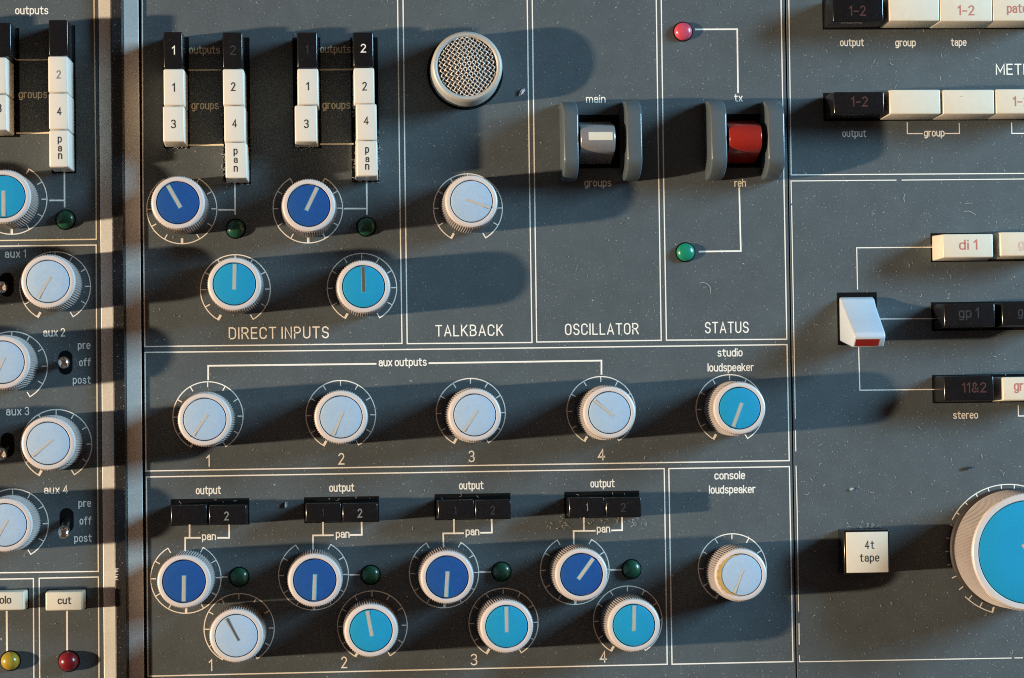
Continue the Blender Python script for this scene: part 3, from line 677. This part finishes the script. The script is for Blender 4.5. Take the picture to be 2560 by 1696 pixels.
# ------------------------------------------------------------------ guarded rocker switches
def profile_x(prof, x0, x1):
    """extrude a closed (y, z) outline along x"""
    n = len(prof); mb = MB()
    return mb.add([(x0, y, z) for y, z in prof] + [(x1, y, z) for y, z in prof],
                  [tuple(range(n)), tuple(range(2 * n - 1, n - 1, -1))] + [(i, n + i, n + (i + 1) % n, (i + 1) % n) for i in range(n)])
def rocker(fins, yt, yb, px0, px1, ys0, ys1, m, label, insert=None):
    hf = 0.0126
    o0 = P((fins[0] + fins[1]) / 2 + 60, (yt + yb) / 2)
    o = thing('rocker_switch', label, 'rocker switch', (o0.x, o0.y, 0))
    for xa, xb, t, bt in fins[2]:
        a, b = P(xa, bt, hf), P(xb, t, hf * .6)
        a.y = P(xa, bt + 3, .001).y
        L = (b.y - a.y) / 2; yc = (a.y + b.y) / 2 - o0.y
        rx, rz = L * .50, hf * .85
        pr = [(yc - L, 0), (yc + L, 0)]
        pr += [(yc + L - rx + rx * math.cos(R(q)), hf - rz + rz * math.sin(R(q))) for q in range(5, 91, 8)]
        pr += [(yc - L + rx - rx * math.cos(R(q)), hf - rz + rz * math.sin(R(q))) for q in range(89, 4, -8)]
        link('guard', profile_x(pr, a.x - o0.x, b.x - o0.x).mesh('guard', smooth=40, bevel=.0006, seg=3), M['guard'], o)
    a, b = P(px0, ys1), P(px1, ys0)
    link('slot', MB().box(a.x - o0.x, b.x - o0.x, a.y - o0.y, b.y - o0.y, 0, .00004).mesh('slot'), M['hole'], o)  # flat sheet; the deep look is painted in black
    hp = .0130
    xa, xb = P(px0 + 7, 350, 0).x + .0002 - o0.x, P(px1 - 22, 350, 0).x - o0.x
    y0, y1 = a.y + .0012 - o0.y, b.y - .0020 - o0.y; ym = (y0 + y1) / 2; hl = (y1 - y0) / 2
    pr = [(y0, 0), (y1, 0)]
    # two flat cheeks meeting in a broad round ridge
    rr_ = .0042; cz = hp - rr_
    th = math.atan2(cz, hl); al = math.acos(min(1, rr_ / math.hypot(cz, hl)))
    ang0 = math.pi - (math.pi / 2 - th) * 0 - (math.pi - (math.pi / 2 - 0)) * 0
    s0 = math.degrees(al - math.atan2(cz, hl)) 
    for q in range(0, 19):
        t = s0 + (180 - 2 * s0) * q / 18
        pr.append((ym + rr_ * math.cos(R(t)), cz + rr_ * math.sin(R(t))))
    link('paddle', profile_x(pr, xa, xb).mesh('paddle', smooth=40, bevel=.00035, seg=3), M[m], o)
    if insert:
        ia, ib = P(insert[0] + 3, insert[3], hp), P(insert[1], insert[2], hp)
        mb = MB(); n = 8
        ys = [ia.y - o0.y + (ib.y - ia.y) * i / n for i in range(n + 1)]
        zz = [cz + math.sqrt(max(0, (rr_ + .00008) ** 2 - (y - ym) ** 2)) for y in ys]
        for i in range(n):
            mb.quad((ia.x - o0.x, ys[i], zz[i]), (ib.x - o0.x, ys[i], zz[i]), (ib.x - o0.x, ys[i + 1], zz[i + 1]), (ia.x - o0.x, ys[i + 1], zz[i + 1]))
        link('insert', mb.mesh('insert', smooth=60), M['cream'], o)
rocker((1412, 1598, ((1411, 1441.5, 250, 453), (1569, 1599, 246.5, 450.5))), 250, 453, 1432, 1548, 287, 422, 'paddle', 'grey rocker switch with white window between guards, OSCILLATOR box', (1468.5, 1531.7, 330, 351))
rocker((1781, 1950, ((1779.5, 1809.5, 247, 449), (1922, 1953, 247, 448))), 247, 449, 1797, 1908, 285, 420, 'red_paddle', 'red rocker switch between slate guards in the STATUS box')

# ------------------------------------------------------------------ the white lever switch
hl_ = .0165
a, b = P(2094.5, 864), P(2191.5, 731)
lv = thing('lever_switch', 'white lever switch with a red stripe on its raised end', 'lever switch', ((a.x + b.x) / 2, (a.y + b.y) / 2, 0))
ox, oy = lv.location.x, lv.location.y
link('slot', MB().box(a.x - ox, b.x - ox, a.y - oy, b.y - oy, -.0003, .00004).mesh('slot'), M['hole'], lv)
yy = lambda y, z: P(2150, y, z).y - oy
prof = [(yy(742, 0), 0), (yy(748, .0022), .0022), (yy(764, .0040), .0040), (yy(800, .0103), .0103), (yy(832, hl_ - .0004), hl_ - .0004), (yy(843, hl_), hl_), (yy(848, hl_ - .0004), hl_ - .0004),
        (yy(866, hl_ - .0026), hl_ - .0026), (yy(869, hl_ - .0032), hl_ - .0032), (yy(866.5, hl_ - .0048), hl_ - .0048), (yy(853, 0), 0)]
x0, x1 = P(2098, 800).x - ox, P(2184, 800).x - ox
lm = profile_x(prof, x0, x1)
lm.v = [(x + (.0008 if x < (x0 + x1) / 2 else -.0003) * z / hl_, y, z) for x, y, z in lm.v]
link('lever', lm.mesh('lever', smooth=45, bevel=.0006, seg=3), M['lever'], lv)
ya, yb = (yy(848.5, hl_ - .0004), hl_ - .0004), (yy(865.5, hl_ - .0026), hl_ - .0026)
xa, xb = P(2139, 856, hl_ - .001).x - ox, P(2198, 856, hl_ - .001).x - ox
dn = Vector((0, ya[1] - yb[1], -(ya[0] - yb[0]))); dn = Vector((0, -(ya[1] - yb[1]), (ya[0] - yb[0]))).normalized() * .00006
link('stripe', MB().add([(xa, yb[0] + dn.y, yb[1] + dn.z), (xb, yb[0] + dn.y, yb[1] + dn.z), (xb, ya[0] + dn.y, ya[1] + dn.z), (xa, ya[0] + dn.y, ya[1] + dn.z)], [(0, 1, 2, 3)]).mesh('stripe'), M['red_paddle'], lv)

# ------------------------------------------------------------------ crumbs and lint lying about
def crumb(x, y, rx, ry, rz, m, label):
    c = P(x, y); bm = bmesh.new(); bmesh.ops.create_icosphere(bm, subdivisions=2, radius=1)
    for v in bm.verts:
        k = 1 + random.uniform(-.28, .28)
        v.co = Vector((v.co.x * rx * S * k, v.co.y * ry * S * k, (v.co.z * .7 + .6) * min(rx, ry) * S * k))
    me = bpy.data.meshes.new('crumb'); bm.to_mesh(me); bm.free()
    tag(link('crumb', me, M[m], None, (c.x, c.y, 0.00004), rz), label, 'crumb')
crumb(1305, 230, 11, 4.5, R(50), 'crumb', 'pinkish crumb lying beside the line below the microphone shadow')
crumb(2129, 1223, 5.5, 3.5, R(10), 'lint', 'white crumb lying on bare panel above the 4t tape button')
crumb(2416, 1171, 12, 4, R(8), 'dark_crumb', 'dark scrap lying on bare panel above the huge knob')
crumb(714.5, 1262, 4, 7, R(-10), 'lint', 'white speck of fluff before the second black button pair')

mb = MB()
def fibre(x, y, ln, z0=.00006, wd=.9):
    a = random.uniform(0, 6.3); cv = random.uniform(-.5, .5); p = P(x, y); q = [p.x, p.y]; n = 6; pts = []
    for i in range(n + 1):
        pts.append((q[0], q[1], z0 + .0002 * math.sin(math.pi * i / n)))
        q[0] += math.cos(a) * ln * S / n; q[1] += math.sin(a) * ln * S / n; a += cv + random.uniform(-.15, .15)
    for s, t in zip(pts, pts[1:]):
        d = Vector((t[0] - s[0], t[1] - s[1], 0)).normalized(); nx, ny = -d.y * wd * S / 2, d.x * wd * S / 2
        mb.quad((s[0] - nx, s[1] - ny, s[2]), (t[0] - nx, t[1] - ny, t[2]), (t[0] + nx, t[1] + ny, t[2]), (s[0] + nx, s[1] + ny, s[2]))
for _ in range(420):
    fibre(random.uniform(370, 1950), random.uniform(0, 1690), random.choice((2, 2, 3, 3, 4, 5, 7)), wd=random.uniform(.6, 1.3))
for _ in range(330):
    fibre(random.uniform(2000, 2555), random.uniform(0, 1690), random.choice((2, 2, 3, 3, 4, 5, 8, 12)), wd=random.uniform(.6, 1.3))
for _ in range(40):
    fibre(random.uniform(2, 232), random.uniform(0, 1690), random.choice((3, 4, 6, 8)), wd=random.uniform(.7, 1.2))
fibre(1775, 735, 48, wd=1.3); fibre(2262, 505, 22, wd=1.5); fibre(2410, 530, 34, wd=1.2); fibre(2412, 510, 20, wd=1.0)
for x0, x1, y0, y1, n in ((738, 796, 362, 372, 40), (560, 622, 452, 464, 50), (407, 465, 364, 372, 24), (888, 945, 444, 452, 30), (425, 620, 1251, 1255, 3), (764, 950, 1246, 1250, 3),
                          (1090, 1280, 1240, 1244, 3), (1410, 1605, 1236, 1240, 3), (1360, 1620, 1296, 1318, 45), (556, 562, 180, 440, 40), (884, 890, 180, 440, 40),
                          (944, 948, 330, 445, 40), (612, 620, 340, 450, 40), (2116, 2215, 1306, 1320, 16)):
    for _ in range(n): fibre(random.uniform(x0, x1), random.uniform(y0, y1), random.uniform(4, 12), .00012, random.uniform(.6, 1.1))
lint = link('lint', mb.mesh('lint'), M['lint']); lint['kind'] = 'stuff'
tag(lint, 'fine pale lint and dust fibres scattered over the console panels', 'lint')
